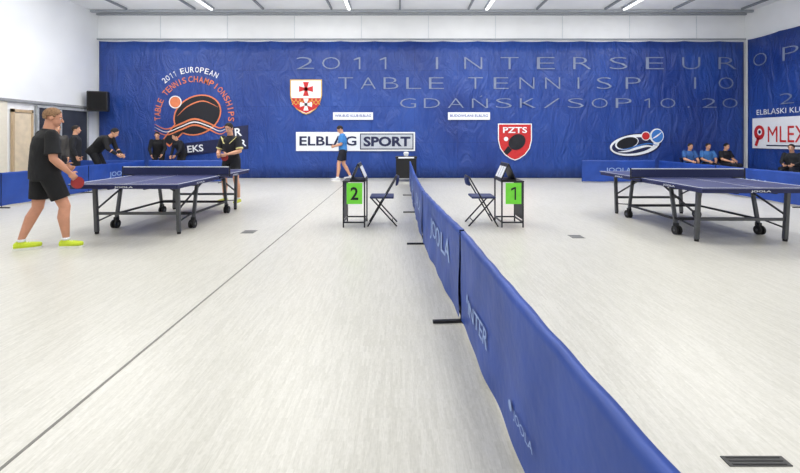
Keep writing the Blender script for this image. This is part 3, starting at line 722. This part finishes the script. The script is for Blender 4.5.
    for s in (-1, 1):
        m = MB(); m.ell(hpnt(s * 0.030, 0.078, 0.006), (0.013, 0.007, 0.007), EW, HR, 10, 6); m.ell(hpnt(s * 0.030, 0.083, 0.006), (0.006, 0.004, 0.006), EY, HR, 8, 6); m.obj('eye', r, smooth=True)
        m = MB(); m.ell(hpnt(s * 0.030, 0.083, 0.026), (0.018, 0.006, 0.004), HA, HR, 10, 6); m.obj('eyebrow', r, smooth=True)
    m = MB(); m.ell(hpnt(0, 0.088, -0.056), (0.024, 0.007, 0.006), LP, HR, 10, 6); m.obj('mouth', r, smooth=True)
    Mx = Matrix.Translation(r.location) @ Euler((0, 0, heading)).to_matrix().to_4x4() @ Matrix.Scale(scale, 4)
    return r, {s: tuple([Mx @ g[0]] + [(Mx.to_3x3() @ q).normalized() for q in g[1:]]) for s, g in grips.items()}
RUB = mat('bat_rubber', (150, 40, 38), 0.5); WOOD = mat('bat_wood', (196, 150, 96), 0.5)
def bat(gp, label, blade_dir, red=1):
    r = root('table_tennis_bat', (0, 0, 0), 0, label, 'table tennis bat')
    bd = Vector(blade_dir).normalized(); nn = bd.cross(Vector((0, 0, 1)))
    nn = nn.normalized() if nn.length > 0.1 else Vector((1, 0, 0))
    sd = nn.cross(bd).normalized()
    m = MB(); m.bar(gp - bd * 0.05, gp + bd * 0.06, 0.026, 0.022, WOOD); m.obj('handle', r, bevel=0.005)
    c = gp + bd * 0.125
    for s, mt in ((red, RUB), (-red, BLACK)):
        m = MB(); vs = []
        for q in (0.0, s * 0.006):
            for i in range(28):
                t = 2 * math.pi * i / 28; vs.append(c + bd * 0.08 * math.cos(t) + sd * 0.075 * math.sin(t) + nn * q)
        m.add(vs, [tuple(range(28)), tuple(range(28, 56))] + [(i, (i + 1) % 28, (i + 1) % 28 + 28, i + 28) for i in range(28)], mt); m.obj('bat_face', r)

# player at the near end: feet apart, three-quarter back view, right foot ahead
pj = dict(P=V(0, 0.0, 0.935), C=V(0, 0.01, 1.25), N=V(0, 0.035, 1.45), H=V(0.01, 0.08, 1.61), hr=(-0.22, 0, -0.5),
    SL=V(-0.195, 0.04, 1.39), SR=V(0.195, 0.0, 1.39), EL=V(-0.25, 0.05, 1.11), ER=V(0.26, -0.01, 1.11), WL=V(-0.12, 0.24, 1.0), WR=V(0.24, 0.16, 0.93),
    HL=V(-0.10, 0.0, 0.91), HR=V(0.10, 0.01, 0.91), KL=V(-0.14, -0.02, 0.50), KR=V(0.17, 0.14, 0.51), AL=V(-0.17, -0.17, 0.09), AR=V(0.18, 0.15, 0.09), FL=-0.5, FR=-0.95, GR=0.6, GL=0.5)
_, g = person('person in loose black shirt and shorts with yellow-green shoes', (-4.50, 5.27, 0), math.radians(-30), pj,
    shirt=(20, 21, 25), pants=(15, 16, 20), hair=(146, 112, 82), skinc=(206, 148, 120), shoes=(206, 226, 52), voxel=0.007, scale=1.03, sole=(240, 242, 232), bulk=1.08, loose=0.018)
bat(g[1][0], 'red and black table tennis bat held at hip height', (0.25, 0.5, -0.8), 1)
# opponent
pj = dict(H=V(0, 0.09, 1.60), N=V(0, 0.045, 1.44), C=V(0, 0.02, 1.25), SL=V(-0.185, 0.04, 1.39), SR=V(0.185, 0.04, 1.39), hr=(-0.35, 0, 0.1), EL=V(-0.26, 0.08, 1.12), ER=V(0.26, 0.08, 1.12), WL=V(-0.11, 0.29, 1.06), WR=V(0.11, 0.30, 1.04), GR=0.7, GL=0.6,
    KL=V(-0.15, 0.06, 0.51), KR=V(0.16, 0.04, 0.51), AL=V(-0.17, 0, 0.09), AR=V(0.2, -0.03, 0.09))
_, g = person('person in black shirt with pale yellow trim, holding a bat', (-3.62, 8.95, 0), math.radians(165), pj, shirt=(26, 27, 36), pants=(22, 24, 32), hair=(30, 24, 22), shoes=(190, 196, 60), voxel=0.009, trim=(226, 218, 150), scale=1.0, bulk=1.04)
bat(g[1][0], 'red and black table tennis bat held in front of the chest', (0.7, -0.1, -0.2))
# walker at the back
pj = dict(H=V(0, 0.09, 1.60), N=V(0, 0.03, 1.45), C=V(0, 0.01, 1.26), hr=(-0.6, 0, 0), EL=V(-0.22, 0.05, 1.14), ER=V(0.22, 0.04, 1.14), WL=V(-0.1, 0.27, 1.08), WR=V(0.1, 0.27, 1.07), GR=0.6, GL=0.6,
    KL=V(-0.10, 0.13, 0.52), KR=V(0.10, -0.02, 0.51), AL=V(-0.1, 0.16, 0.09), AR=V(0.1, -0.22, 0.11))
person('person in blue polo shirt and dark shorts walking with head bowed', (-1.88, 13.7, 0), math.radians(95), pj, shirt=(64, 132, 200), pants=(24, 26, 40), hair=(40, 30, 26), shoes=(210, 210, 214), voxel=0.012, scale=1.05, bulk=1.05)
# onlookers at the door side
person('person in grey-brown jacket and dark trousers standing behind the barrier', (-8.75, 10.6, 0), math.radians(-120), dict(), shirt=(60, 58, 56), pants=(30, 30, 34), hair=(60, 50, 42), sleeves='long', legs='long', scale=1.0, bulk=1.1)
person('person in dark shirt standing behind the barrier looking aside', (-9.05, 11.6, 0), math.radians(-60), dict(), shirt=(30, 32, 38), pants=(28, 28, 34), hair=(40, 32, 28), sleeves='long', legs='long', scale=1.0, bulk=1.1)
lean = dict(P=V(0, -0.1, 0.95), C=V(0, 0.02, 1.24), N=V(0, 0.11, 1.41), H=V(0, 0.19, 1.55), hr=(-0.3, 0, 0), SL=V(-0.185, 0.09, 1.36), SR=V(0.185, 0.09, 1.36), EL=V(-0.24, 0.14, 1.09), ER=V(0.24, 0.12, 1.08), WL=V(-0.16, 0.27, 0.88), WR=V(0.16, 0.24, 0.86), HL=V(-.095, -.1, .93), HR=V(.095, -.1, .93))
bend = dict(P=V(0, -0.16, 0.93), C=V(0, 0.05, 1.17), N=V(0, 0.21, 1.30), H=V(0, 0.33, 1.41), hr=(-0.5, 0, 0), SL=V(-0.185, 0.18, 1.26), SR=V(0.185, 0.18, 1.26), EL=V(-0.24, 0.26, 0.99), ER=V(0.24, 0.28, 0.99), WL=V(-0.16, 0.44, 0.82), WR=V(0.16, 0.46, 0.84), HL=V(-.095, -.16, .91), HR=V(.095, -.16, .91))
person('person in black tracksuit bending forward behind the barrier', (-8.7, 12.1, 0), math.radians(-80), bend, shirt=(22, 22, 26), pants=(22, 22, 26), hair=(30, 24, 22), sleeves='long', legs='long', scale=1.1, bulk=1.2)
person('person in black jacket leaning forward behind the barrier', (-8.05, 13.85, 0), math.radians(200), lean, shirt=(20, 20, 26), pants=(20, 20, 26), hair=(34, 26, 22), sleeves='long', legs='long', scale=0.96, bulk=1.1)
person('person in dark jacket bending beside the end wall banner', (-7.38, 13.95, 0), math.radians(150), lean, shirt=(26, 28, 38), pants=(20, 20, 26), hair=(34, 26, 22), sleeves='long', legs='long', scale=0.93, bulk=1.1)
SIT = dict(P=V(0, -0.05, 0.56), C=V(0, -0.06, 0.86), N=V(0, -0.02, 1.05), H=V(0, 0.03, 1.21), SL=V(-0.185, -0.03, 1.0), SR=V(0.185, -0.03, 1.0), EL=V(-0.23, 0.06, 0.76), ER=V(0.23, 0.06, 0.76),
    WL=V(-0.12, 0.28, 0.69), WR=V(0.12, 0.28, 0.69), HL=V(-0.095, 0.0, 0.575), HR=V(0.095, 0.0, 0.575), KL=V(-0.13, 0.42, 0.56), KR=V(0.13, 0.42, 0.56), AL=V(-0.13, 0.38, 0.09), AR=V(0.13, 0.38, 0.09), GL=0.5, GR=0.5, hr=(-0.15, 0, 0))
def seated(x, y, shirt, label, hair, hd=180, **k):
    person(label, (x, y, 0), math.radians(hd), dict(SIT), shirt=shirt, pants=(26, 28, 38), hair=hair, legs='long', group='seated spectators', voxel=0.013, scale=0.92, bulk=1.08, **k)
    n = copy_thing(ch, (x, y, 0), math.radians(hd), 'folding chair under a seated spectator'); n['group'] = 'spectator chairs'; n.scale = (0.92,) * 3
seated(9.65, 13.85, (52, 96, 160), 'person in blue shirt seated behind the barrier', (40, 30, 26))
seated(10.25, 13.85, (58, 112, 176), 'person in light blue shirt seated behind the barrier', (52, 38, 30), hd=172)
seated(10.85, 13.85, (24, 24, 32), 'person in black shirt seated behind the barrier', (26, 22, 20), hd=190)
seated(11.3, 12.0, (28, 30, 36), 'person in dark jacket seated beside the side wall banner', (40, 30, 24), hd=120, sleeves='long')

# ------------------------------------------------------------------ lights, world, camera
def area(x, y, z, sx, sy, p, up=False):
    l = bpy.data.lights.new('hall_light', 'AREA'); l.shape = 'RECTANGLE'; l.size = sx; l.size_y = sy; l.energy = p; l.color = (1.0, 0.985, 0.96)
    o = bpy.data.objects.new('hall_light', l); COL.objects.link(o); o.location = (x, y, z)
    if up: o.rotation_euler = (math.pi, 0, 0)
for x in (-7.5, -2.5, 2.5, 7.5):
    for y in (0.5, 4.5, 8.5): area(x, y, 5.6, 2.5, 1.4, 86 if y > 1 else 68)
    area(x, 11.6, 5.6, 2.5, 1.0, 96)
    area(x, 10.8, 4.7, 2.5, 1.2, 100, True)  # added upward fill with no fixture behind it, brightens the ceiling
w = bpy.data.worlds.new('w'); S.world = w; w.use_nodes = True
w.node_tree.nodes['Background'].inputs[0].default_value = (0.94, 0.96, 1.0, 1); w.node_tree.nodes['Background'].inputs[1].default_value = 0.55
cam = bpy.data.cameras.new('cam'); co = bpy.data.objects.new('camera', cam); COL.objects.link(co)
co.location = (0, 0, 1.4); co.rotation_euler = (math.pi / 2, 0, 0); cam.sensor_width = 36; cam.lens = 416 / 800 * 36; cam.shift_y = -98.5 / 800
cam.clip_start = 0.05; S.camera = co
